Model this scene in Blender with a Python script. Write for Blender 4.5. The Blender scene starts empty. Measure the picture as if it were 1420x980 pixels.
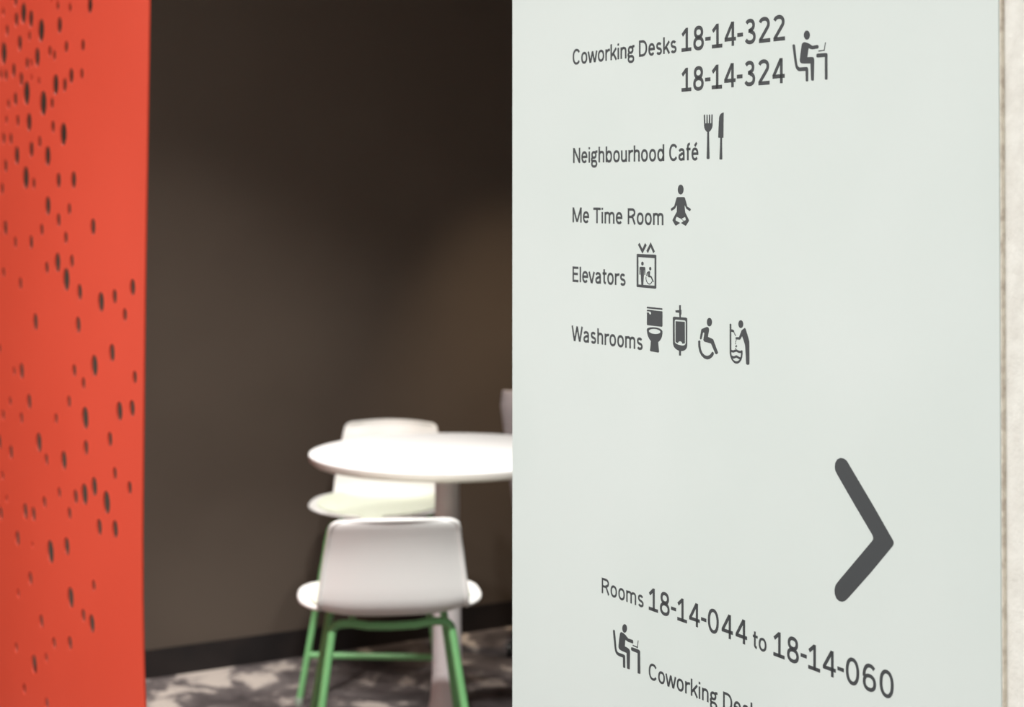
import bpy, bmesh, math, random
from mathutils import Vector, Matrix
from mathutils.geometry import tessellate_polygon
PI = math.pi
S = bpy.context.scene
C = bpy.context.collection

# ------------------------------------------------------------------ camera
F = 2500.0          # focal length in pixels of the 1420x980 frame
EYE = 1.70          # camera height
HZ = 260.0          # horizon row
cd = bpy.data.cameras.new('camera')
cam = bpy.data.objects.new('camera', cd); C.objects.link(cam)
cam.location = (0, 0, EYE); cam.rotation_euler = (PI/2, 0, 0)
cd.sensor_width = 36; cd.sensor_fit = 'HORIZONTAL'; cd.lens = F/1420*36
cd.shift_y = (HZ-490)/1420
cd.clip_start = 0.05
cd.dof.use_dof = True; cd.dof.focus_distance = 1.98; cd.dof.aperture_fstop = 7.0
S.camera = cam

# ------------------------------------------------------------------ light
w = bpy.data.worlds.new('world'); S.world = w; w.use_nodes = True
bg = w.node_tree.nodes['Background']; bg.inputs[0].default_value = (0.97, 1.0, 0.985, 1); bg.inputs[1].default_value = 1.22

def area(name, loc, target, size, power, col, size_y=None):
    l = bpy.data.lights.new(name, 'AREA'); l.energy = power; l.color = col; l.size = size
    if size_y: l.shape = 'RECTANGLE'; l.size_y = size_y
    o = bpy.data.objects.new(name, l); C.objects.link(o); o.location = loc
    o.rotation_euler = (Vector(target)-Vector(loc)).to_track_quat('-Z', 'Y').to_euler(); return o
def spot(name, loc, target, power, col, angle, blend=0.6, r=0.05):
    l = bpy.data.lights.new(name, 'SPOT'); l.energy = power; l.color = col
    l.spot_size = math.radians(angle); l.spot_blend = blend; l.shadow_soft_size = r
    o = bpy.data.objects.new(name, l); C.objects.link(o); o.location = loc
    o.rotation_euler = (Vector(target)-Vector(loc)).to_track_quat('-Z', 'Y').to_euler(); return o
spot('table_downlight', (0.05, 4.80, 2.74), (-0.14, 5.25, 0), 100, (1.0, 0.98, 0.95), 100, 0.7, 0.07)
spot('stool_fill_spot', (-0.25, 2.95, 2.74), (-0.36, 4.75, 0.55), 330, (1.0, 0.99, 0.97), 44, 0.6, 0.06)  # added fill from the camera side, brightens the near stool's back
spot('wall_washer', (-1.0, 4.7, 2.74), (-1.05, 6.30, 0.70), 95, (1.0, 0.93, 0.88), 50, 1.0, 0.06)
spot('aisle_downlight', (-0.9, 5.1, 2.74), (-0.9, 5.4, 0), 95, (1.0, 0.95, 0.92), 66, 0.8, 0.06)
spot('corner_washer', (0.5, 5.8, 2.74), (0.10, 7.05, 0.50), 150, (1.0, 0.78, 0.55), 44, 1.0, 0.06)
area('lounge_fill_light', (-0.4, 4.6, 2.72), (-0.4, 5.4, 0), 2.0, 15, (1.0, 0.93, 0.84), 1.2)  # added weak warm fill that lifts the upper back wall, no actual fixture
area('corridor_light', (-1.6, 1.0, 2.7), (-0.6, 1.4, 0), 1.6, 90, (1.0, 0.99, 0.97), 2.4)
area('screen_fill_light', (-2.6, 3.0, 1.5), (-1.0, 3.9, 1.4), 1.3, 14, (1.0, 0.98, 0.95), 2.0)  # added fill for the red screen's face, there is no window here

S.view_settings.view_transform = 'Standard'; S.view_settings.look = 'None'
S.view_settings.gamma = 1; S.view_settings.use_curve_mapping = False
S.view_settings.exposure = 0.0

# ------------------------------------------------------------------ materials
def mat(name, col, rough=0.5, spec=0.5, coat=0.0):
    m = bpy.data.materials.new(name); m.use_nodes = True
    b = m.node_tree.nodes['Principled BSDF']
    b.inputs['Base Color'].default_value = (*col, 1); b.inputs['Roughness'].default_value = rough
    b.inputs['Specular IOR Level'].default_value = spec; b.inputs['Coat Weight'].default_value = coat
    return m
def nodes(m): return m.node_tree.nodes, m.node_tree.links, m.node_tree.nodes['Principled BSDF']
def mottle(m, c0, c1, scale, detail=4, lo=0.4, hi=0.6, bump=0.0, bscale=None):
    n, l, b = nodes(m)
    tc = n.new('ShaderNodeTexCoord'); nz = n.new('ShaderNodeTexNoise')
    nz.inputs['Scale'].default_value = scale; nz.inputs['Detail'].default_value = detail
    l.new(tc.outputs['Object'], nz.inputs['Vector'])
    r = n.new('ShaderNodeValToRGB'); r.color_ramp.elements[0].position = lo; r.color_ramp.elements[1].position = hi
    r.color_ramp.elements[0].color = (*c0, 1); r.color_ramp.elements[1].color = (*c1, 1)
    l.new(nz.outputs['Fac'], r.inputs['Fac']); l.new(r.outputs['Color'], b.inputs['Base Color'])
    if bump:
        n2 = n.new('ShaderNodeTexNoise'); n2.inputs['Scale'].default_value = bscale or scale*4; n2.inputs['Detail'].default_value = 3
        l.new(tc.outputs['Object'], n2.inputs['Vector'])
        bp = n.new('ShaderNodeBump'); bp.inputs['Strength'].default_value = bump; bp.inputs['Distance'].default_value = 0.002
        l.new(n2.outputs['Fac'], bp.inputs['Height']); l.new(bp.outputs['Normal'], b.inputs['Normal'])
    return m
M = {}
M['sign'] = mottle(mat('satin_sign_white', (0.78, 0.81, 0.78), 0.42, 0.35), (0.670, 0.718, 0.685), (0.695, 0.738, 0.708), 3, 2)
M['ink'] = mat('charcoal_vinyl', (0.045, 0.048, 0.051), 0.5, 0.4)
M['plaster'] = mottle(mat('rough_plaster', (0.86, 0.83, 0.78), 0.9, 0.2), (0.76, 0.725, 0.665), (0.85, 0.82, 0.76), 45, 5, 0.35, 0.62, 0.9, 140)
M['raw_edge'] = mottle(mat('raw_board_edge', (0.72, 0.64, 0.54), 0.9, 0.2), (0.55, 0.47, 0.39), (0.80, 0.73, 0.62), 90, 4, 0.35, 0.6, 0.5, 300)
M['dark_paint'] = mottle(mat('dark_brown_paint', (0.06, 0.045, 0.036), 0.75, 0.3), (0.078, 0.060, 0.046), (0.084, 0.065, 0.050), 2, 3, 0.4, 0.6, 0.2, 200)
M['black_base'] = mottle(mat('black_vinyl_base', (0.012, 0.009, 0.008), 0.65, 0.3), (0.010, 0.008, 0.008), (0.016, 0.012, 0.011), 6)
M['ceiling'] = mottle(mat('ceiling_paint', (0.7, 0.7, 0.68), 0.9), (0.68, 0.68, 0.66), (0.72, 0.72, 0.7), 3)
M['red'] = mottle(mat('orange_red_lacquer', (0.80, 0.09, 0.045), 0.38, 0.5), (0.82, 0.078, 0.036), (0.85, 0.084, 0.040), 2)
M['shell'] = mottle(mat('white_plastic', (0.86, 0.86, 0.83), 0.35, 0.5), (0.85, 0.85, 0.82), (0.87, 0.87, 0.84), 2)
M['pad'] = mottle(mat('pale_green_pad', (0.74, 0.80, 0.62), 0.7, 0.3), (0.76, 0.82, 0.66), (0.80, 0.85, 0.71), 60, 2, 0.4, 0.6, 0.2, 400)
M['green'] = mottle(mat('green_powder_coat', (0.13, 0.42, 0.14), 0.38, 0.5), (0.185, 0.47, 0.185), (0.20, 0.50, 0.20), 8)
M['table'] = mottle(mat('white_laminate', (0.88, 0.88, 0.86), 0.4, 0.5), (0.87, 0.87, 0.85), (0.89, 0.89, 0.87), 3)
M['edge'] = mottle(mat('grey_white_edge', (0.62, 0.59, 0.54), 0.5, 0.4), (0.74, 0.71, 0.66), (0.78, 0.75, 0.70), 5)
M['column'] = mottle(mat('warm_grey_powder', (0.45, 0.39, 0.385), 0.45, 0.4), (0.70, 0.66, 0.655), (0.73, 0.69, 0.68), 5)
M['fabric'] = mottle(mat('grey_fabric', (0.32, 0.29, 0.30), 0.9, 0.2), (0.42, 0.385, 0.40), (0.50, 0.455, 0.47), 120, 2, 0.4, 0.6, 0.4, 500)
M['black'] = mottle(mat('black_plastic', (0.012, 0.014, 0.013), 0.4), (0.010, 0.012, 0.011), (0.014, 0.016, 0.015), 10)
M['clear'] = mottle(mat('grey_glide', (0.35, 0.42, 0.34), 0.5), (0.33, 0.40, 0.32), (0.37, 0.44, 0.36), 10)
def carpet():
    m = mat('mottled_carpet', (0.1, 0.09, 0.09), 0.95, 0.1); n, l, b = nodes(m)
    tc = n.new('ShaderNodeTexCoord'); mp = n.new('ShaderNodeMapping'); mp.inputs['Rotation'].default_value = (0, 0, 0.5)
    mp.inputs['Scale'].default_value = (1.0, 0.8, 1); l.new(tc.outputs['Object'], mp.inputs['Vector'])
    def noise(sc, det, rough, dist=0.0):
        z = n.new('ShaderNodeTexNoise'); z.inputs['Scale'].default_value = sc; z.inputs['Detail'].default_value = det
        z.inputs['Roughness'].default_value = rough; z.inputs['Distortion'].default_value = dist
        l.new(mp.outputs['Vector'], z.inputs['Vector']); return z
    a = noise(5.0, 6, 0.62, 0.4); c = noise(1.6, 3, 0.5)
    r = n.new('ShaderNodeValToRGB'); e = r.color_ramp.elements
    e[0].position = 0.36; e[0].color = (0.07, 0.06, 0.06, 1)
    e[1].position = 0.64; e[1].color = (0.62, 0.55, 0.49, 1)
    x = e.new(0.50); x.color = (0.14, 0.12, 0.118, 1)
    x = e.new(0.555); x.color = (0.19, 0.165, 0.16, 1)
    x = e.new(0.59); x.color = (0.50, 0.44, 0.40, 1)
    ad = n.new('ShaderNodeMath'); ad.operation = 'MULTIPLY_ADD'; ad.inputs[1].default_value = 0.30; 
    l.new(c.outputs['Fac'], ad.inputs[0])
    sb = n.new('ShaderNodeMath'); sb.operation = 'SUBTRACT'; sb.inputs[1].default_value = 0.150
    l.new(a.outputs['Fac'], ad.inputs[2]); l.new(ad.outputs[0], sb.inputs[0]); l.new(sb.outputs[0], r.inputs['Fac'])
    f = noise(160, 3, 0.6); mx = n.new('ShaderNodeMixRGB'); mx.blend_type = 'MULTIPLY'; mx.inputs['Fac'].default_value = 0.5
    fr = n.new('ShaderNodeValToRGB'); fr.color_ramp.elements[0].color = (0.5, 0.5, 0.5, 1); fr.color_ramp.elements[0].position = 0.3
    fr.color_ramp.elements[1].position = 0.65; l.new(f.outputs['Fac'], fr.inputs['Fac'])
    l.new(r.outputs['Color'], mx.inputs['Color1']); l.new(fr.outputs['Color'], mx.inputs['Color2']); l.new(mx.outputs['Color'], b.inputs['Base Color'])
    bp = n.new('ShaderNodeBump'); bp.inputs['Strength'].default_value = 0.6; bp.inputs['Distance'].default_value = 0.004
    l.new(f.outputs['Fac'], bp.inputs['Height']); l.new(bp.outputs['Normal'], b.inputs['Normal'])
    return m
M['carpet'] = carpet()

# ------------------------------------------------------------------ helpers
def obj(name, me, m, parent=None, loc=None):
    if isinstance(me, bmesh.types.BMesh):
        bm = me; me = bpy.data.meshes.new(name); bm.normal_update(); bm.to_mesh(me); bm.free()
    o = bpy.data.objects.new(name, me); C.objects.link(o)
    if not me.materials: me.materials.append(m)
    if parent: o.parent = parent
    if loc: o.location = loc
    return o
def thing(name, label, cat, loc=(0, 0, 0), rz=0, group=None):
    o = bpy.data.objects.new(name, None); C.objects.link(o); o.empty_display_size = 0.1
    o.location = loc; o.rotation_euler = (0, 0, rz); o['label'] = label; o['category'] = cat
    if group: o['group'] = group
    return o
def struct(o): o['kind'] = 'structure'; return o
def smooth(o, ang=0.6):
    me = o.data
    for p in me.polygons: p.use_smooth = True
    bm = bmesh.new(); bm.from_mesh(me)
    for e in bm.edges:
        if len(e.link_faces) == 2 and e.calc_face_angle(0) > ang: e.smooth = False
    bm.to_mesh(me); bm.free(); return o
def add_box(bm, x0, x1, y0, y1, z0, z1, mtx=None):
    vs = [bm.verts.new((x, y, z)) for x in (x0, x1) for y in (y0, y1) for z in (z0, z1)]
    for f in ((0, 1, 3, 2), (4, 6, 7, 5), (0, 4, 5, 1), (2, 3, 7, 6), (0, 2, 6, 4), (1, 5, 7, 3)): bm.faces.new([vs[i] for i in f])
    if mtx: bmesh.ops.transform(bm, matrix=mtx, verts=vs)
    return vs
def slab(bm, loops, place, t0, t1):
    """flat plate from an outline and its holes; place(u, v, t) gives the 3D point"""
    # drop degenerate repeats
    loops = [[p for i, p in enumerate(L) if (Vector(p)-Vector(L[i-1])).length > 1e-7] for L in loops]
    flat = [p for L in loops for p in L]
    tris = tessellate_polygon([[Vector((p[0], p[1], 0)) for p in L] for L in loops])
    A = [bm.verts.new(place(p[0], p[1], t1)) for p in flat]; B = [bm.verts.new(place(p[0], p[1], t0)) for p in flat]
    for t in tris:
        a, b, c = (Vector(flat[i]) for i in t)
        cr = (b-a).x*(c-a).y-(b-a).y*(c-a).x
        if abs(cr) < 1e-14: continue
        if cr < 0: t = (t[0], t[2], t[1])
        try:
            bm.faces.new([A[i] for i in t]); bm.faces.new([B[i] for i in (t[0], t[2], t[1])])
        except ValueError: pass
    k = 0
    for L in loops:
        n = len(L)
        for i in range(n):
            j = (i+1) % n
            try: bm.faces.new([A[k+i], B[k+i], B[k+j], A[k+j]])
            except ValueError: pass
        k += n
def ribbon(pts, wd, closed=False):
    """outline of a constant-width stroke along pts, as a list of convex-ish quads joined in one outline"""
    P = [Vector(p) for p in pts]; n = len(P); L = []; R = []
    for i in range(n):
        if closed: a, b = P[i-1], P[(i+1) % n]
        else: a, b = P[max(i-1, 0)], P[min(i+1, n-1)]
        d0 = (P[i]-a) if (closed or i > 0) else (b-P[i]); d1 = (b-P[i]) if (closed or i < n-1) else d0
        d0 = d0.normalized(); d1 = d1.normalized(); n0 = Vector((-d0.y, d0.x)); n1 = Vector((-d1.y, d1.x))
        mm = n0+n1
        if mm.length < 0.2: mm = n0
        mm = mm.normalized(); s = 1/max(mm.dot(n0), 0.72)
        L.append(P[i]+mm*wd/2*s); R.append(P[i]-mm*wd/2*s)
    return L, R
def stroke(bm, pts, wd, place, t0, t1, closed=False):
    L, R = ribbon(pts, wd, closed); n = len(L)
    V = [[bm.verts.new(place(p.x, p.y, t)) for p in Q] for Q, t in ((L, t1), (R, t1), (L, t0), (R, t0))]
    m = n if closed else n-1
    for i in range(m):
        j = (i+1) % n
        for a, b in ((0, 1), (1, 3), (3, 2), (2, 0)): bm.faces.new([V[a][i], V[b][i], V[b][j], V[a][j]])
    if not closed:
        for i in (0, n-1): bm.faces.new([V[0][i], V[1][i], V[3][i], V[2][i]])
def fillet(pts, rad, seg=6):
    P = [Vector(p) for p in pts]; out = [P[0]]
    for i in range(1, len(P)-1):
        a, b, c = P[i-1], P[i], P[i+1]; u = (a-b); v = (c-b)
        r = min(rad, u.length*.48, v.length*.48); p = b+u.normalized()*r; q = b+v.normalized()*r
        for k in range(seg+1):
            t = k/seg; out.append(p*(1-t)**2+b*2*t*(1-t)+q*t*t)
    out.append(P[-1]); return out
def tube(bm, pts, r, seg=12, cap=True):
    P = [Vector(p) for p in pts]; rings = []; up = None
    for i, p in enumerate(P):
        d = (P[min(i+1, len(P)-1)]-P[max(i-1, 0)]).normalized()
        if up is None: up = Vector((0, 0, 1)) if abs(d.z) < .9 else Vector((0, 1, 0))
        x = d.cross(up).normalized(); up = x.cross(d).normalized()
        rr = r[i] if isinstance(r, (list, tuple)) else r
        rings.append([bm.verts.new(p+(x*math.cos(a)+up*math.sin(a))*rr) for a in (2*PI*k/seg for k in range(seg))])
    for A, B in zip(rings, rings[1:]):
        for k in range(seg): bm.faces.new([A[k], A[(k+1) % seg], B[(k+1) % seg], B[k]])
    if cap: bm.faces.new(rings[0][::-1]); bm.faces.new(rings[-1])
def lathe(bm, prof, seg=64, cx=0, cy=0):
    rings = []
    for r, z in prof:
        if r < 1e-6: rings.append([bm.verts.new((cx, cy, z))])
        else: rings.append([bm.verts.new((cx+r*math.cos(2*PI*k/seg), cy+r*math.sin(2*PI*k/seg), z)) for k in range(seg)])
    for A, B in zip(rings, rings[1:]):
        for k in range(seg):
            j = (k+1) % seg
            if len(A) == 1 and len(B) == 1: continue
            if len(A) == 1: bm.faces.new([A[0], B[k], B[j]])
            elif len(B) == 1: bm.faces.new([A[k], A[j], B[0]])
            else: bm.faces.new([A[k], A[j], B[j], B[k]])
    bmesh.ops.recalc_face_normals(bm, faces=bm.faces[:])

# ------------------------------------------------------------------ setting
W0 = Vector((-0.203, 6.873)); 
WL = Vector((-1.268, 6.241)); WR = Vector((-0.003, 6.996)); wd = (WR-WL).normalized(); wn = Vector((wd.y, -wd.x))  # wn faces the camera
def wallpt(s, off, z): p = WR+wd*s+wn*off; return (p.x, p.y, z)
bm = bmesh.new(); add_box(bm, -6, 6, -2, 9.5, -0.1, 0); struct(obj('floor', bm, M['carpet']))
bm = bmesh.new(); add_box(bm, -6, 6, -2, 9.5, 2.8, 2.9); struct(obj('ceiling', bm, M['ceiling']))
bm = bmesh.new(); add_box(bm, 2.3, 2.4, 0.2, 8.3, 0, 2.8); struct(obj('wall_light_block', bm, M['dark_paint']))  # unseen wall, added to keep world light off the lounge floor
def wall_box(name, s0, s1, o0, o1, z0, z1, m, bev=0):
    bm = bmesh.new(); P = [bm.verts.new(wallpt(s, o, z)) for s in (s0, s1) for o in (o0, o1) for z in (z0, z1)]
    for f in ((0, 1, 3, 2), (4, 6, 7, 5), (0, 4, 5, 1), (2, 3, 7, 6), (0, 2, 6, 4), (1, 5, 7, 3)): bm.faces.new([P[i] for i in f])
    bmesh.ops.recalc_face_normals(bm, faces=bm.faces[:])
    if bev: bmesh.ops.bevel(bm, geom=bm.edges[:], offset=bev, segments=2, affect='EDGES')
    return struct(obj(name, bm, m))
wall_box('wall_back', -4.5, 2.6, -0.12, -0.001, 0, 2.8, M['dark_paint'])
wall_box('baseboard_back', -4.5, 2.6, -0.001, 0.009, 0, 0.098, M['black_base'], 0.002)

# ---- partition on the right with the sign board on it
D0 = 2.30; TH = math.radians(30.1); ST, CT = math.sin(TH), math.cos(TH)
def on_sign(x, y):
    """pixel of the photograph -> (u, v) on the face of the sign board (u along it from its far edge, v height)"""
    q = (x-710)/F; u = D0*q/(ST+CT*q); return (u, EYE-(y-HZ)/F*(D0-CT*u))
def place(u, v, t):     # t = distance in front of the board face
    return (ST*u-CT*t, D0-CT*u-ST*t, v)
BT = 0.0045
uR0, uR1 = on_sign(1385.5, 0)[0], on_sign(1389.5, 980)[0]
zb, zt = 0.55, 2.45
v0, v1 = on_sign(1385.5, 0)[1], on_sign(1389.5, 980)[1]
ub = uR1+(uR1-uR0)*(v1-zb)/(v0-v1); ut = uR0-(uR1-uR0)*(zt-v0)/(v0-v1)
bm = bmesh.new(); slab(bm, [[(0.006, 0), (4.2, 0), (4.2, 2.8), (0.006, 2.8)]], place, -BT-0.12, -BT)
bmesh.ops.recalc_face_normals(bm, faces=bm.faces[:])
struct(obj('wall_right', bm, M['plaster']))
sign = thing('wayfinding_sign', 'tall satin white directory sign board with charcoal lettering, pictograms and arrow', 'sign', place(0.4, zb, -BT))
def to_sign(me_bm, name, m):
    o = obj(name, me_bm, m); o.parent = sign; o.matrix_parent_inverse = Matrix.Translation(sign.location).inverted(); return o
bm = bmesh.new(); slab(bm, [[(0.0, zb), (ub, zb), (ut, zt), (0.0, zt)]], place, -BT, 0)
bmesh.ops.recalc_face_normals(bm, faces=bm.faces[:])
es = [e for e in bm.edges if len(e.link_faces) == 2 and e.calc_face_angle(0) > 1]
bmesh.ops.bevel(bm, geom=es, offset=0.0009, segments=2, affect='EDGES')
to_sign(bm, 'board', M['sign'])
bm = bmesh.new(); slab(bm, [[(ub+.0001, zb), (ub+.0014, zb), (ut+.0014, zt), (ut+.0001, zt)]], place, -BT, -0.0003)
bmesh.ops.recalc_face_normals(bm, faces=bm.faces[:])
es_ = to_sign(bm, 'edge_strip', M['raw_edge']); es_['label'] = 'rough beige raw edge of the board'
T0, T1 = 0.0, 0.0003

# ---- a small grotesque face, drawn as strokes; cap height 1
h = 0.066; X = 0.735
def arc(cx, cy, rx, ry, a0, a1, n=None, e=2.25):
    n = n or max(4, int(abs(a1-a0)/11)); out = []
    for i in range(n+1):
        a = math.radians(a0+(a1-a0)*i/n); c, s = math.cos(a), math.sin(a)
        k = (abs(c)**e+abs(s)**e)**(-1/e); out.append((cx+rx*c*k, cy+ry*s*k))
    return out
def ring(cx, cy, rx, ry): return ('o', arc(cx, cy, rx-h, ry-h, 0, 360)[:-1])
G = {}
def bowl(w_): return ring(w_/2, X/2, w_/2, X/2+0.012)
G['o'] = (.56, [bowl(.56)]); G['O'] = G['o']
G['C'] = (.68, [arc(.36, .5, .36-h, .5-h+.012, 38, 322)])
G['w'] = (.86, [[(.05, X), (.225, .0)], [(.245, .0), (.43, X-.02)], [(.43, X-.02), (.615, 0)], [(.635, .0), (.81, X)]])
G['r'] = (.36, [[(h, 0), (h, X)], arc(.36, X-.30, .36-h, .30-h+.005, 180, 84)])
G['k'] = (.55, [[(h, 0), (h, 1.02)], [(.12, .28), (.50, X)], [(.24, .42), (.51, 0)]])
G['i'] = (.13, [[(h, 0), (h, X)], [(h, .87), (h, 1.01)]])
G['n'] = (.51, [[(h, 0), (h, X)], arc(.255+.01, X-.24, .255-h-.01+.0, .24-h+.01, 165, 0)+[(.51-h, 0)]])
G['h'] = (.51, [[(h, 0), (h, 1.02)], arc(.265, X-.24, .245-h, .24-h+.01, 165, 0)+[(.51-h, 0)]])
G['m'] = (.84, [[(h, 0), (h, X)], arc(.245, X-.22, .235-h, .22-h+.01, 165, 0)+[(.48-h, 0)], arc(.61, X-.22, .23-h, .22-h+.01, 165, 0)+[(.84-h, 0)]])
G['u'] = (.51, [[(.51-h, 0), (.51-h, X)], [(h, X)]+arc(.245, .24, .245-h, .24-h+.01, 180, 345)])
G['g'] = (.56, [ring(.25, .50, .235, .245), arc(.17, .20, .12, .10, 110, 270)+[(.30, .10)]+arc(.30, -.075, .25-h, .24-h, 90, -90)+arc(.25, -.075, .25-h, .24-h, 270, 140)+[(.15, .115)], [(.40, .62), (.44, .71), (.56, .715)]])
G['D'] = (.70, [[(h, h), (h, 1-h), (.28, 1-h)]+arc(.28, .5, .42-h, .5-h, 86, -86)+[(.28, h), (h, h), (h, .2)]])
G['e'] = (.55, [[(.07, .39), (.55-h-.005, .39)]+arc(.275, X/2, .275-h, X/2-h+.012, 4, 318)])
G['s'] = (.48, [arc(.235, X-.205, .20-h+.02, .205-h+.012, 28, 250)+arc(.245, .205, .235-h, .205-h+.012, 70, -152)])
G['t'] = (.35, [[(.14, .96), (.14, .17)]+arc(.29, .19, .15, .19-h, 190, 265), [(0, X-.055), (.34, X-.055)]])
G['l'] = (.13, [[(h, 0), (h, 1.02)]])
G['b'] = (.56, [[(h, 0), (h, 1.02)], arc(.29, X/2, .27-h, X/2-h+.012, 168, -168)])
G['d'] = (.56, [[(.56-h, 0), (.56-h, 1.02)], arc(.27, X/2, .27-h, X/2-h+.012, 12, 348)])
G['f'] = (.34, [[(.12, 0), (.12, .80)]+arc(.29, .83, .17, .16, 170, 92), [(0, X-.055), (.33, X-.055)]])
G['a'] = (.53, [[(.50-h, 0), (.50-h, .46)]+arc(.25, .49, .25-h, .245-h, 0, 158), arc(.235, .22, .235-h, .22-h, 58, 325) if 0 else [(.45, .42), (.26, .41)]+arc(.235, .21, .235-h, .205-h+.01, 100, 330)])
G['é'] = (.55, G['e'][1]+[[(.26, .84), (.42, 1.04)]])
G['v'] = (.54, [[(.04, X), (.26, 0)], [(.28, 0), (.50, X)]])
G['N'] = (.66, [[(h, 0), (h, 1)], [(h+.01, .96), (.66-h-.01, .04)], [(.66-h, 0), (.66-h, 1)]])
G['M'] = (.82, [[(h, 0), (h, 1)], [(h+.01, .96), (.40, .05)], [(.42, .05), (.82-h-.01, .96)], [(.82-h, 0), (.82-h, 1)]])
G['T'] = (.62, [[(0, 1-h), (.62, 1-h)], [(.31, 0), (.31, 1-h)]])
G['R'] = (.66, [[(h, 0), (h, 1-h), (.34, 1-h)]+arc(.36, .735, .28-h, .265-h, 80, -80)+[(.34, .47), (h, .47)], [(.40, .46), (.61, 0)]])
G['E'] = (.54, [[(.54, 1-h), (h, 1-h), (h, h), (.54, h)], [(h, .53), (.49, .53)]])
G['W'] = (1.0, [[(.05, 1), (.26, 0)], [(.28, 0), (.5, .97)], [(.5, .97), (.72, 0)], [(.74, 0), (.95, 1)]])
G['1'] = (.50, [[(.28, 0), (.28, 1.0)], [(.04, .70), (.25, .92)], [(0, h), (.52, h)]])
G['8'] = (.56, [ring(.28, .745, .245, .265), ring(.28, .275, .28, .287)])
G['-'] = (.27, [[(0, .42), (.27, .42)]])
G['4'] = (.58, [[(.43, 0), (.43, 1.0)], [(.41, .97), (.07, .31)], [(.02, .285), (.58, .285)]])
G['3'] = (.55, [arc(.265, .755, .235-h+.01, .255-h, 150, -70)+[(.24, .53)], [(.20, .53), (.30, .53)]+arc(.275, .275, .275-h, .265-h+.012, 75, -155)])
G['2'] = (.56, [arc(.275, .735, .25-h+.02, .275-h, 158, -38)+[(.09, .10), (.09, h), (.56, h)]])
G['0'] = (.58, [ring(.29, .5, .29, .512)])
G['6'] = (.57, [ring(.29, .31, .28, .322), arc(.31, .5, .31-h, .512-h, 48, 182)])
GAP = {'-': .03}
def write(bm, text, x0, y0, x1, y1, cap, weight=0.158, full=None):
    """text from the pixel (x0, y0) on its baseline to (x1, y1); full = text that spans x0..x1 when the rest is cut off"""
    (ua, va), (ub_, vb) = on_sign(x0, y0), on_sign(x1, y1)
    def natural(t): return sum(G[c][0] for c in t)+sum(gap(a, b) for a, b in zip(t, t[1:]))
    def gap(a, b):
        g = .125
        if a in 'wvWk' or b in 'wvW': g -= .06
        if a in 'rft': g -= .04
        if '-' in (a, b): g -= .05
        if a in 'oeCDgs' or b in 'oeCg': g -= .02
        if a == 'T': g -= .05
        return g
    kx = (ub_-ua)/natural(full or text); x = 0; prev = None
    for c in text:
        if prev: x += gap(prev, c)
        prev = c
        for st in G[c][1]:
            closed = isinstance(st, tuple); pts = st[1] if closed else st
            pp = [(ua+(x+p[0])*kx, va+(vb-va)*((x+p[0])*kx)/(ub_-ua)+p[1]*cap) for p in pts]
            stroke(bm, pp, cap*weight, place, T0, T1, closed)
        x += G[c][0]
CAP, NUM = 0.0182, 0.0255
def line(*chunks):
    bm = bmesh.new()
    for ch in chunks: write(bm, *ch)
    bmesh.ops.recalc_face_normals(bm, faces=bm.faces[:]); to_sign(bm, 'lettering', M['ink'])
line(('Coworking', 794.3, 89.8, 879.8, 79.6, CAP), ('Desks', 886.2, 78.8, 938.2, 72.8, CAP), ('18-14-322', 945.3, 71.7, 1088.6, 55.3, NUM))
line(('18-14-324', 945.3, 126.9, 1088.1, 115.0, NUM))
line(('Neighbourhood', 794.9, 226.1, 921.3, 223.1, CAP), ('Café', 928.2, 222.9, 968.5, 222.0, CAP))
line(('Me', 794.1, 308.3, 817.1, 309.0, CAP), ('Time', 823, 309.2, 863.3, 310.6, CAP), ('Room', 870.6, 310.8, 920.1, 312.3, CAP))
line(('Elevators', 794.1, 390.4, 867.6, 396.0, CAP))
line(('Washrooms', 792.9, 472.0, 891.3, 485.2, CAP))
line(('Rooms', 834.5, 821.9, 892.7, 842.6, CAP, .145), ('18-14-044', 899.9, 844.9, 1036.0, 894.6, NUM, .145), ('to', 1044.2, 897.7, 1063.1, 904.7, CAP, .145), ('18-14-060', 1072.7, 908.3, 1239.7, 970.5, NUM, .145))
line(('Coworking', 899.7, 940.6, 995.0, 978.6, CAP, .145), ('Desks', 1002.8, 982.0, 1062.0, 1007.0, CAP, .145))

# ---- arrow and pictograms, drawn on the board (outline points measured on the photograph's sign plane)
def pic(name, ox, oy, k, items):
    bm = bmesh.new()
    f = lambda p: on_sign(ox+p[0]/k, oy+p[1]/k)
    for it in items:
        if it[0] == 'e':
            _, cx, cy, rx, ry = it; slab(bm, [[f((cx+rx*math.cos(a), cy+ry*math.sin(a))) for a in (2*PI*i/28 for i in range(28))]], place, T0, T1)
        elif it[0] == 'p': slab(bm, [[f(p) for p in L] for L in it[1:]], place, T0, T1)
        elif it[0] == 's': stroke(bm, [f(p) for p in it[2]], it[1]/k/F*1.95, place, T0, T1)
    bmesh.ops.recalc_face_normals(bm, faces=bm.faces[:]); to_sign(bm, name, M['ink'])
def el(cx, cy, rx, ry, n=24, tilt=0):
    return [(cx+rx*math.cos(a), cy+ry*math.sin(a)+tilt*rx*math.cos(a)) for a in (2*PI*i/n for i in range(n))]
pic('arrow', 800, 620, 2.722, [('p', [(974, 74), (976, 58), (984, 45), (995, 40), (1008, 42), (1019, 51), (1120, 222), (1190, 345), (1195, 355), (1196, 364), (1191, 374), (1110, 472), (1022, 571), (1012, 580), (1002, 583), (990, 580), (980, 570), (974, 554), (973, 536), (977, 520), (986, 507), (1112, 357), (1118, 349), (1119, 340), (1115, 329), (1050, 219), (984, 104), (976, 88)])])
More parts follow.
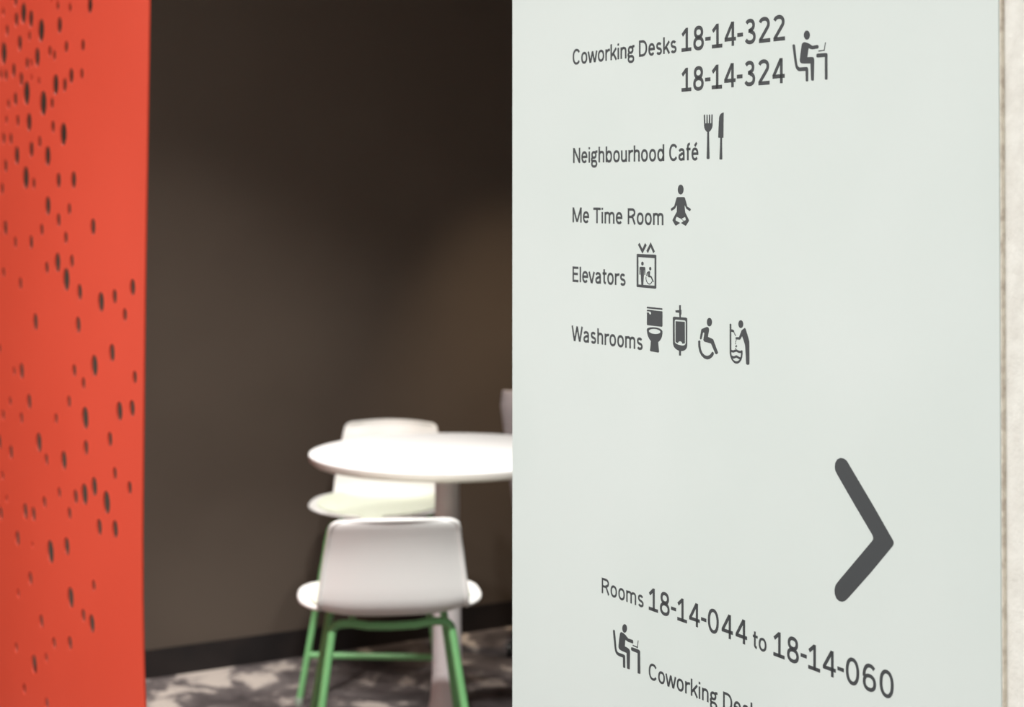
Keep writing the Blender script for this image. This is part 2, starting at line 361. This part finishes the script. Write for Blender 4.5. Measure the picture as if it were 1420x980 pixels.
pic('pictogram', 1080, 30, 10.32, [('e', 403, 193, 42, 66),
    ('p', [(330, 330), (335, 315), (345, 305), (360, 296), (380, 294), (410, 303), (440, 318), (482, 346), (550, 332), (563, 338), (569, 350), (569, 368), (564, 380), (553, 386), (480, 397), (460, 394), (427, 380), (408, 508), (480, 505), (496, 512), (505, 526), (508, 560), (502, 828), (498, 842), (485, 846), (468, 842), (464, 828), (455, 600), (340, 600), (318, 592), (306, 575), (302, 550), (310, 480)]),
    ('p', [(198, 345), (201, 331), (212, 324), (226, 328), (232, 340), (262, 600), (268, 625), (280, 643), (300, 655), (395, 648), (408, 652), (417, 665), (422, 690), (421, 848), (412, 856), (395, 856), (388, 848), (385, 705), (300, 710), (280, 705), (262, 688), (248, 668), (238, 635), (225, 560)]),
    ('s', 15, [(570, 421), (645, 410)]), ('s', 12, [(650, 418), (669, 296)]),
    ('p', [(538, 490), (540, 472), (549, 460), (565, 456), (672, 448), (690, 452), (697, 465), (697, 826), (690, 830), (668, 830), (662, 824), (660, 505), (570, 514), (550, 512), (540, 502)])])
pic('pictogram', 835, 855, 10.886, [('e', 341, 175, 35, 65),
    ('p', [(272, 250), (279, 235), (290, 229), (315, 240), (350, 270), (395, 326), (460, 347), (468, 357), (470, 385), (465, 402), (395, 378), (350, 345), (344, 445), (385, 466), (410, 490), (422, 520), (418, 785), (412, 794), (380, 780), (377, 770), (372, 545), (290, 510), (262, 490), (250, 460), (250, 430), (260, 330)]),
    ('p', [(165, 215), (168, 200), (179, 194), (190, 202), (194, 215), (216, 470), (222, 505), (236, 530), (250, 540), (325, 567), (340, 578), (348, 595), (350, 765), (345, 773), (318, 762), (315, 615), (250, 590), (228, 572), (208, 545), (198, 515), (190, 470)]),
    ('s', 18, [(464, 430), (540, 463)]), ('s', 15, [(533, 472), (546, 356)]),
    ('p', [(438, 480), (441, 462), (452, 457), (550, 495), (566, 507), (574, 525), (577, 855), (572, 862), (538, 850), (537, 548), (455, 514), (442, 502)])])
pic('pictogram', 960, 140, 9.8, [
    ('p', [(158, 190), (166, 183), (174, 190), (178, 302), (194, 304), (196, 188), (202, 183), (208, 188), (211, 302), (226, 302), (228, 187), (235, 181), (242, 187), (244, 302), (260, 302), (262, 186), (269, 180), (276, 186), (276, 330), (272, 355), (262, 380), (250, 400), (238, 412), (228, 420), (230, 560), (235, 775), (232, 784), (222, 789), (205, 789), (199, 783), (197, 775), (202, 600), (205, 422), (190, 410), (176, 390), (166, 365), (162, 335)]),
    ('p', [(427, 155), (424, 492), (420, 499), (405, 500), (406, 640), (408, 785), (404, 795), (376, 795), (371, 787), (378, 640), (382, 500), (358, 499), (354, 492), (360, 350), (367, 225), (374, 200), (386, 178), (405, 163)])])
pic('pictogram', 915, 245, 12.25, [('e', 356, 218, 48, 84),
    ('p', [(284, 368), (290, 352), (305, 345), (410, 345), (423, 352), (431, 370), (466, 505), (520, 540), (526, 555), (520, 574), (510, 584), (455, 545), (421, 475), (424, 540), (432, 608), (434, 640), (432, 680), (365, 717), (285, 676), (282, 640), (290, 600), (295, 475), (255, 545), (202, 579), (194, 570), (191, 552), (196, 535), (247, 500)]),
    ('p', [(287, 602), (286, 676), (268, 718), (268, 742), (345, 783), (275, 831), (262, 820), (218, 744), (222, 722)]),
    ('p', [(432, 606), (494, 732), (495, 750), (448, 826), (438, 833), (362, 785), (412, 750), (444, 736), (440, 706), (430, 680)]),
    ('s', 7, [(355, 708), (412, 754)])])
pic('pictogram', 870, 330, 12.25, [('s', 58, [(195, 97), (257, 225), (315, 105)]), ('s', 58, [(338, 236), (397, 112), (455, 242)]),
    ('p', [(161, 285), (165, 272), (176, 268), (478, 283), (488, 288), (492, 300), (492, 843), (488, 856), (476, 860), (172, 832), (164, 826), (160, 815)], [(188, 322), (188, 787), (464, 809), (464, 342)]),
    ('e', 257, 433, 20, 33),
    ('p', [(209, 505), (214, 492), (228, 486), (288, 490), (300, 496), (305, 510), (304, 625), (292, 625), (289, 540), (283, 540), (280, 640), (270, 796), (240, 795), (232, 640), (231, 530), (225, 530), (222, 622), (209, 620)]),
    ('e', 390, 520, 18, 31),
    ('p', [(333, 585), (345, 572), (372, 561), (388, 570), (386, 600), (382, 633), (412, 650), (450, 740), (432, 748), (402, 672), (356, 662), (352, 640), (357, 598), (346, 600), (337, 648), (322, 640)]),
    ('s', 16, [(318, 658), (318, 695), (328, 735), (345, 765), (370, 783), (395, 777), (410, 758), (416, 740)])])
pic('pictogram', 885, 415, 11.525, [
    ('p', [(140, 128), (145, 117), (380, 140), (389, 148), (388, 163), (380, 168), (145, 143), (139, 138)]),
    ('p', [(142, 190), (142, 172), (150, 164), (380, 189), (388, 198), (388, 426), (380, 438), (150, 412), (141, 402), (142, 207), (170, 210), (182, 236), (194, 243), (206, 236), (208, 215), (200, 200), (186, 192)]),
    ('p', [(140, 492), (142, 472), (155, 458), (190, 447), (240, 444), (300, 451), (345, 466), (375, 486), (388, 512), (388, 545), (380, 590), (365, 630), (345, 660), (320, 682), (326, 760), (335, 838), (322, 850), (200, 828), (190, 818), (200, 740), (205, 665), (180, 632), (160, 590), (146, 540)], el(264, 512, 93, 40, tilt=.08)),
    ('p', [(657, 92), (682, 92), (682, 162), (691, 172), (691, 238), (683, 250), (683, 285), (660, 284), (657, 215), (600, 208), (597, 175), (657, 172)]),
    ('p', [(556, 296), (562, 281), (574, 276), (765, 291), (778, 298), (784, 312), (784, 740), (775, 778), (750, 808), (720, 823), (685, 826), (640, 816), (600, 790), (572, 755), (558, 710)],
          [(583, 342), (590, 327), (605, 322), (742, 335), (756, 341), (762, 354), (762, 700), (752, 724), (730, 736), (700, 738), (640, 722), (600, 702), (585, 682)]),
    ('p', [(600, 348), (745, 358), (747, 696), (738, 705), (706, 708), (702, 690), (690, 675), (670, 668), (650, 674), (638, 688), (634, 698), (605, 684), (599, 674)]),
    ('p', [(655, 815), (685, 815), (685, 898), (655, 898)])])
pic('pictogram', 955, 430, 11.53, [('e', 333, 190, 40, 68),
    ('p', [(203, 318), (210, 300), (285, 269), (300, 267), (316, 278), (325, 300), (325, 325), (308, 425), (378, 455), (395, 470), (405, 500), (469, 676), (462, 695), (442, 704), (428, 694), (360, 533), (258, 504), (243, 492), (237, 470), (253, 372), (248, 358), (236, 353), (227, 368), (207, 458), (192, 468), (182, 455), (190, 390)]),
    ('p', [(154, 500), (159, 486), (173, 482), (186, 490), (188, 560), (198, 625), (220, 680), (255, 717), (295, 730), (335, 718), (360, 692), (374, 668), (388, 664), (402, 682), (398, 715), (372, 752), (335, 780), (298, 787), (250, 770), (205, 725), (173, 660), (157, 580)])])
pic('pictogram', 955, 430, 11.53, [('e', 835, 222, 38, 63),
    ('p', [(848, 322), (893, 285), (903, 286), (912, 300), (940, 390), (970, 500), (972, 780), (971, 862), (955, 873), (938, 872), (921, 857), (914, 700), (904, 560), (884, 490), (860, 420), (850, 420), (828, 462), (820, 471), (757, 467), (752, 450), (755, 430), (808, 430), (830, 370)]),
    ('p', [(658, 228), (664, 216), (674, 214), (682, 226), (682, 690), (692, 750), (718, 795), (745, 812), (775, 815), (805, 802), (825, 775), (836, 735), (840, 650), (850, 638), (862, 648), (862, 700), (855, 760), (840, 800), (815, 835), (785, 853), (755, 854), (725, 838), (690, 795), (668, 740), (658, 690)]),
    ('p', [(680, 305), (705, 308), (722, 320), (729, 340), (722, 359), (705, 348), (680, 344)]),
    ('s', 36, [(680, 650), (715, 660), (762, 642), (805, 665), (850, 668)]),
    ('s', 36, [(690, 740), (720, 756), (765, 738), (805, 762), (842, 775)])]
    + [('e', x, y, 6, 10) for x, y in ((733, 365), (740, 385), (750, 402), (760, 480), (752, 505), (750, 535), (765, 565), (752, 578), (768, 582), (752, 610))])

# ------------------------------------------------------------------ perforated red screen
PX, PY = (200.5-710)/F*3.40, 3.40    # its near vertical edge
def on_screen(x, y):
    q = (x-710)/F; s = (PX-q*PY)/(ST+CT*q); return (s, EYE-(y-HZ)/F*(PY+CT*s))
def place_screen(s, v, t): return (PX-ST*s-CT*t, PY+CT*s-ST*t, v)
Z6 = [(287,30,40),(95,55,85),(126,78,70),(168,125,90),(244,103,65),(28,125,50),(80,178,65),(14,220,90),(272,192,50),(204,210,45),(152,235,75),(110,260,50),(55,290,60),(3,308,45),(292,312,62),(228,348,82),(108,383,95),(62,408,58),(177,425,98),(72,497,50),(118,503,75),(217,522,50),(260,552,90),(14,570,50),(43,572,50),(162,583,48),(128,615,65),(68,640,75),(195,642,80),(22,683,55),(105,732,90),(138,755,48),(240,742,62),(302,740,68),(8,777,50),(196,847,75),(284,860,48),(240,905,55),(21,938,62),(171,945,50),(382,933,65),(212,0,20)]
Z7 = [(270,28,50),(62,47,48),(127,47,58),(236,130,78),(295,125,52),(192,152,52),(272,200,90),(14,172,45),(83,217,50),(327,252,65),(545,232,65),(471,270,58),(415,293,78),(513,345,52),(145,375,68),(321,387,65),(460,502,70),(-3,485,40),(388,555,85),(88,578,65),(57,578,40),(305,575,52),(343,627,48),(554,602,52),(41,702,42),(119,703,62),(283,703,50),(12,758,45),(87,770,48),(350,770,88),(230,773,45),(491,742,75),(543,730,65),(159,872,78),(452,857,58),(-4,870,60),(353,892,60),(44,912,58),(190,942,50),(262,945,75)]
Z8 = [(10,30,40),(472,18,50),(533,78,52),(387,73,75),(347,105,85),(310,115,58),(243,98,45),(27,123,35),(182,138,50),(438,138,90),(103,175,65),(137,187,60),(2,183,55),(285,183,50),(408,240,65),(473,248,70),(71,287,62),(133,312,30),(207,342,92),(274,320,72),(124,453,55),(385,480,45),(75,512,38),(290,530,82),(342,603,52),(377,637,72),(169,628,55),(222,718,48),(287,717,55),(66,735,42),(190,778,42),(140,805,75),(99,905,45),(192,965,48)]
holes = []
for L, oy in ((Z6, 0), (Z7, 320), (Z8, 650)):
    for x, y, hh in L:
        px, py = x/2.968, oy+y/2.968; s, v = on_screen(px, py); r = hh/2.968/2/F*(PY+CT*s)*1.08
        holes.append((s, v, r))
rnd = random.Random(5); s_edge = on_screen(-4, 0)[0]
SW, SB, ST_ = 1.75, 0.0, 2.80
def try_hole(s, v, r):
    if not (0.05 < s < SW-0.04 and SB+.06 < v < ST_-.06): return
    if all((s-a)**2+(v-b)**2 > (r+c+0.006)**2 for a, b, c in holes): holes.append((s, v, r))
for k in range(900):
    r = rnd.uniform(.009, .019)
    if k % 3: try_hole(rnd.uniform(s_edge+.03, SW), rnd.uniform(SB, ST_), r)
    elif k % 2: try_hole(rnd.uniform(.3, s_edge), rnd.uniform(1.86, ST_), r)
    else: try_hole(rnd.uniform(.3, s_edge), rnd.uniform(SB, .42), r)
edge_px = [(206.5, 0), (204.5, 120), (202.8, 230), (201, 330), (199.8, 410), (198.5, 520), (197.2, 650), (196.4, 740), (196.6, 830), (198.2, 920), (200.5, 980)]
edge = [on_screen(*p) for p in edge_px]
outer = [(edge[0][0]-0.004, ST_)]+edge+[(edge[-1][0]-0.01, 0.55), (edge[-1][0]-0.012, SB), (SW, SB), (SW, ST_)]
loops = [outer[::-1]]
for s, v, r in holes: loops.append([(s+r*math.cos(a), v+r*math.sin(a)) for a in (-2*PI*i/20 for i in range(20))])
bm = bmesh.new(); slab(bm, loops, place_screen, -0.004, 0)
bmesh.ops.recalc_face_normals(bm, faces=bm.faces[:])
scr = obj('perforated_screen', bm, M['red'])
scr['label'] = 'tall orange-red screen with scattered round perforations standing before the dark wall'; scr['category'] = 'screen'

# ------------------------------------------------------------------ counter stools
def seat_rows():
    """(y, z, half width, side curl up, side wrap forward) from the front of the seat to the top of the back"""
    R = []
    for k in range(9):                                   # rounded front
        a = PI/2*(1-k/8); y = 0.01+0.205*math.sin(a)**(2/2.5); hw = 0.2375*max(math.cos(a), 0)**(2/2.5) if k else 0.045
        R.append((y, 0.609-0.012*math.sin(a)**3, max(hw, 0.045), 0.016, 0))
    for t in (.2, .4, .6, .75, .88, 1.0):                # rear of the seat
        R.append((0.01-0.175*t, 0.609-0.004*t, 0.2375-0.048*t**3.2, 0.016+0.004*t, 0.004*t))
    for a in (20, 42, 64, 82):                           # bend
        a = math.radians(a); R.append((-0.165-0.058*math.sin(a), 0.605+0.062*(1-math.cos(a)), 0.1895-.001*math.sin(a), 0.020*math.cos(a), 0.006+0.022*math.sin(a)))
    for t in (.14, .3, .45, .6, .74, .85, .92):
        R.append((-0.2235-0.018*t-0.042*t**3, 0.660+0.2*t, 0.1885-0.028*t, 0, 0.030))
    for d in (12, 8, 4.5, 2, .6, 0):                     # rounded top corners
        d /= 1000; r = 0.034; dd = max(0, r-d*2.2)
        R.append((-0.2835+d*.3, 0.870-d, 0.160-r+math.sqrt(max(0, r*r-dd*dd)), 0, 0.028))
    return R
def shell_mesh(rows, nu=20, inset=0.0, lift=0.0, rim=True):
    bm = bmesh.new(); grid = []
    for (y, z, hw, curl, wrap) in rows:
        row = []
        for i in range(nu+1):
            u = -1+2*i/nu; u = math.sin(u*PI/2)*.35+u*.65
            row.append(bm.verts.new((u*(hw-inset), y+wrap*abs(u)**2.2, z+lift+curl*abs(u)**3.5-(0.006*u*u if z > .8 else 0))))
        grid.append(row)
    for A, B in zip(grid, grid[1:]):
        for i in range(nu): bm.faces.new([A[i], A[i+1], B[i+1], B[i]])
    bmesh.ops.recalc_face_normals(bm, faces=bm.faces[:])
    return bm, grid
def solid(bm, th):
    bmesh.ops.solidify(bm, geom=bm.faces[:], thickness=th)
    return bm
def make_stool():
    t = thing('counter_stool', 'x', 'stool')
    rows = seat_rows(); bm, grid = shell_mesh(rows)
    per = [v.co.copy() for v in grid[0]]+[g[-1].co.copy() for g in grid[1:]]+[v.co.copy() for v in grid[-1][-2::-1]]+[g[0].co.copy() for g in grid[-2:0:-1]]
    solid(bm, 0.006)
    bmesh.ops.recalc_face_normals(bm, faces=bm.faces[:])
    per.append(per[0]); tube(bm, per, 0.0052, 8, False)
    smooth(obj('shell', bm, M['shell'], t), 1.0)
    pr = [r for r in rows if r[0] > -0.166 and r[1] < .62][1:]
    bm, _ = shell_mesh(pr, inset=0.026, lift=0.0085); solid(bm, 0.004)
    smooth(obj('seat_pad', bm, M['pad'], t), 1.0)
    R = 0.0108; top = .578
    for sy, hw, yt, yb in ((-1, .152, -.125, -.245), (1, .150, .13, .245)):
        for sx in (-1, 1):
            P = fillet([(sx*(hw-.05), yt, top), (sx*hw, yt, top-.002), (sx*.236, yb, 0.008)], .045)
            bm = bmesh.new(); tube(bm, P, R, 14)
            lg = smooth(obj('leg', bm, M['green'], t), 1.0)
            bm = bmesh.new(); lathe(bm, [(0, 0), (.012, 0), (.013, .004), (.013, .022), (.011, .026), (0, .026)], 16, sx*.236, yb)
            smooth(obj('glide', bm, M['clear'], lg), .7)
        bm = bmesh.new(); tube(bm, [(-(hw-.048), yt, top), (-.06, yt, top-.008), (0, yt, top-.010), (.06, yt, top-.008), (hw-.048, yt, top)], R, 14)
        smooth(obj('seat_frame', bm, M['green'], t), 1.0)
    for sx in (-1, 1):
        bm = bmesh.new(); tube(bm, [(sx*.10, -.125, top), (sx*.10, .13, top)], .008, 10)
        sb = smooth(obj('support_bar', bm, M['green'], t), 1.0)
        bm = bmesh.new(); tube(bm, [(sx*.10, .0, top), (sx*.10, .0, .603)], .012, 10); smooth(obj('mounting_post', bm, M['green'], sb), 1.0)
    k = (0.578-0.165)/(0.578-.008)
    yf = .13+(.245-.13)*k; xf = .15+(.236-.15)*k
    bm = bmesh.new(); tube(bm, [(-xf, yf, .157), (xf, yf, .157)], R*1.0, 14); smooth(obj('footrest', bm, M['green'], t), 1.0)
    return t
near = make_stool()
def copy_tree(o, parent=None):
    c = o.copy(); C.objects.link(c)
    if parent: c.parent = parent
    for ch in [x for x in bpy.data.objects if x.parent == o]: copy_tree(ch, c)
    return c
far = copy_tree(near)
near.location = (-0.325, 4.78, 0); near.rotation_euler.z = math.radians(7)
far.location = (-0.447, 6.15, 0); far.rotation_euler.z = math.radians(180-4)
near['label'] = 'white shell stool with green tube legs, its back to us, in front of the table'
far['label'] = 'white shell stool with green tube legs behind the table by the dark wall, facing us'
near['group'] = far['group'] = 'white counter stools around the round table'

# ------------------------------------------------------------------ round table
TX, TY = (620-710)/F*5.40, 5.40
tb = thing('round_table', 'round white counter-height table on a grey tapered column', 'table', (TX, TY, 0))
bm = bmesh.new(); r = .4125
lathe(bm, [(0, .91), (r-.004, .91), (r-.001, .909), (r, .906), (r-.0005, .9045)], 96); smooth(obj('tabletop', bm, M['table'], tb), .8)
bm = bmesh.new()
lathe(bm, [(r-.001, .9045), (r-.002, .892), (r-.014, .882), (r-.03, .8805), (0, .8805)], 96); smooth(obj('edge_band', bm, M['edge'], tb), .8)
bm = bmesh.new()
lathe(bm, [(0, .8805), (.12, .8805), (.12, .874), (.0365, .87), (.0365, .78), (.042, .43), (.0445, .25), (.050, .17), (.066, .10), (.10, .05), (.16, .027)], 48); smooth(obj('column', bm, M['column'], tb), 1.0)
bm = bmesh.new(); lathe(bm, [(.15, .028), (.25, .014), (.262, .010), (.264, 0), (0, 0)], 64); smooth(obj('base', bm, M['column'], tb), .8)

# ------------------------------------------------------------------ grey chair at the right, mostly behind the partition
CX, CY = .235, 6.40
gc = thing('swivel_chair', 'tall-backed grey upholstered swivel chair, only its edge showing past the sign board', 'chair', (CX, CY, 0), math.radians(-8))
bm = bmesh.new(); rings = []
for k in range(13):
    t = k/12; z = .36+.62*t; hw = .215+.062*t
    if k == 12: hw -= .012
    y = -.02-.10*t; th = .035 if 0 < k < 12 else .022
    ring_ = []
    for i in range(32):
        a = 2*PI*i/32; c, s = math.cos(a), math.sin(a); kk = (abs(c)**6+abs(s)**6)**(-1/6)
        x = hw*c*kk; ring_.append(bm.verts.new((x, y+th*s*kk+.06*(x/hw)**2, z)))
    rings.append(ring_)
for A, B in zip(rings, rings[1:]):
    for i in range(32): bm.faces.new([A[i], A[(i+1) % 32], B[(i+1) % 32], B[i]])
bm.faces.new(rings[0][::-1]); bm.faces.new(rings[-1]); bmesh.ops.translate(bm, verts=bm.verts, vec=(0, .02, 0))
smooth(obj('backrest', bm, M['fabric'], gc), .9)
bm = bmesh.new(); add_box(bm, -.20, .22, .03, .48, .40, .48); bmesh.ops.bevel(bm, geom=bm.edges[:], offset=.03, segments=4, affect='EDGES')
smooth(obj('seat', bm, M['fabric'], gc), .9)
bm = bmesh.new(); lathe(bm, [(.03, .41), (.03, .25), (.045, .245), (.045, .09), (0, .09)], 24, 0, .22); smooth(obj('column', bm, M['black'], gc), .8)
for k in range(5):
    a = math.radians(206+72*k); ex, ey = .27*math.cos(a), .22+.27*math.sin(a)
    bm = bmesh.new(); tube(bm, [(0, .22, .11), (ex*.5, .22+(ey-.22)*.5, .10), (ex, ey, .078)], [.026, .02, .014], 10)
    arm = smooth(obj('base_arm', bm, M['black'], gc), .9)
    bm = bmesh.new(); tube(bm, [(ex-.024, ey, .027), (ex-.008, ey, .027)], .027, 18); tube(bm, [(ex+.008, ey, .027), (ex+.024, ey, .027)], .027, 18)
    tube(bm, [(ex, ey, .03), (ex, ey, .08)], .008, 10)
    smooth(obj('castor', bm, M['black'], arm), .9)
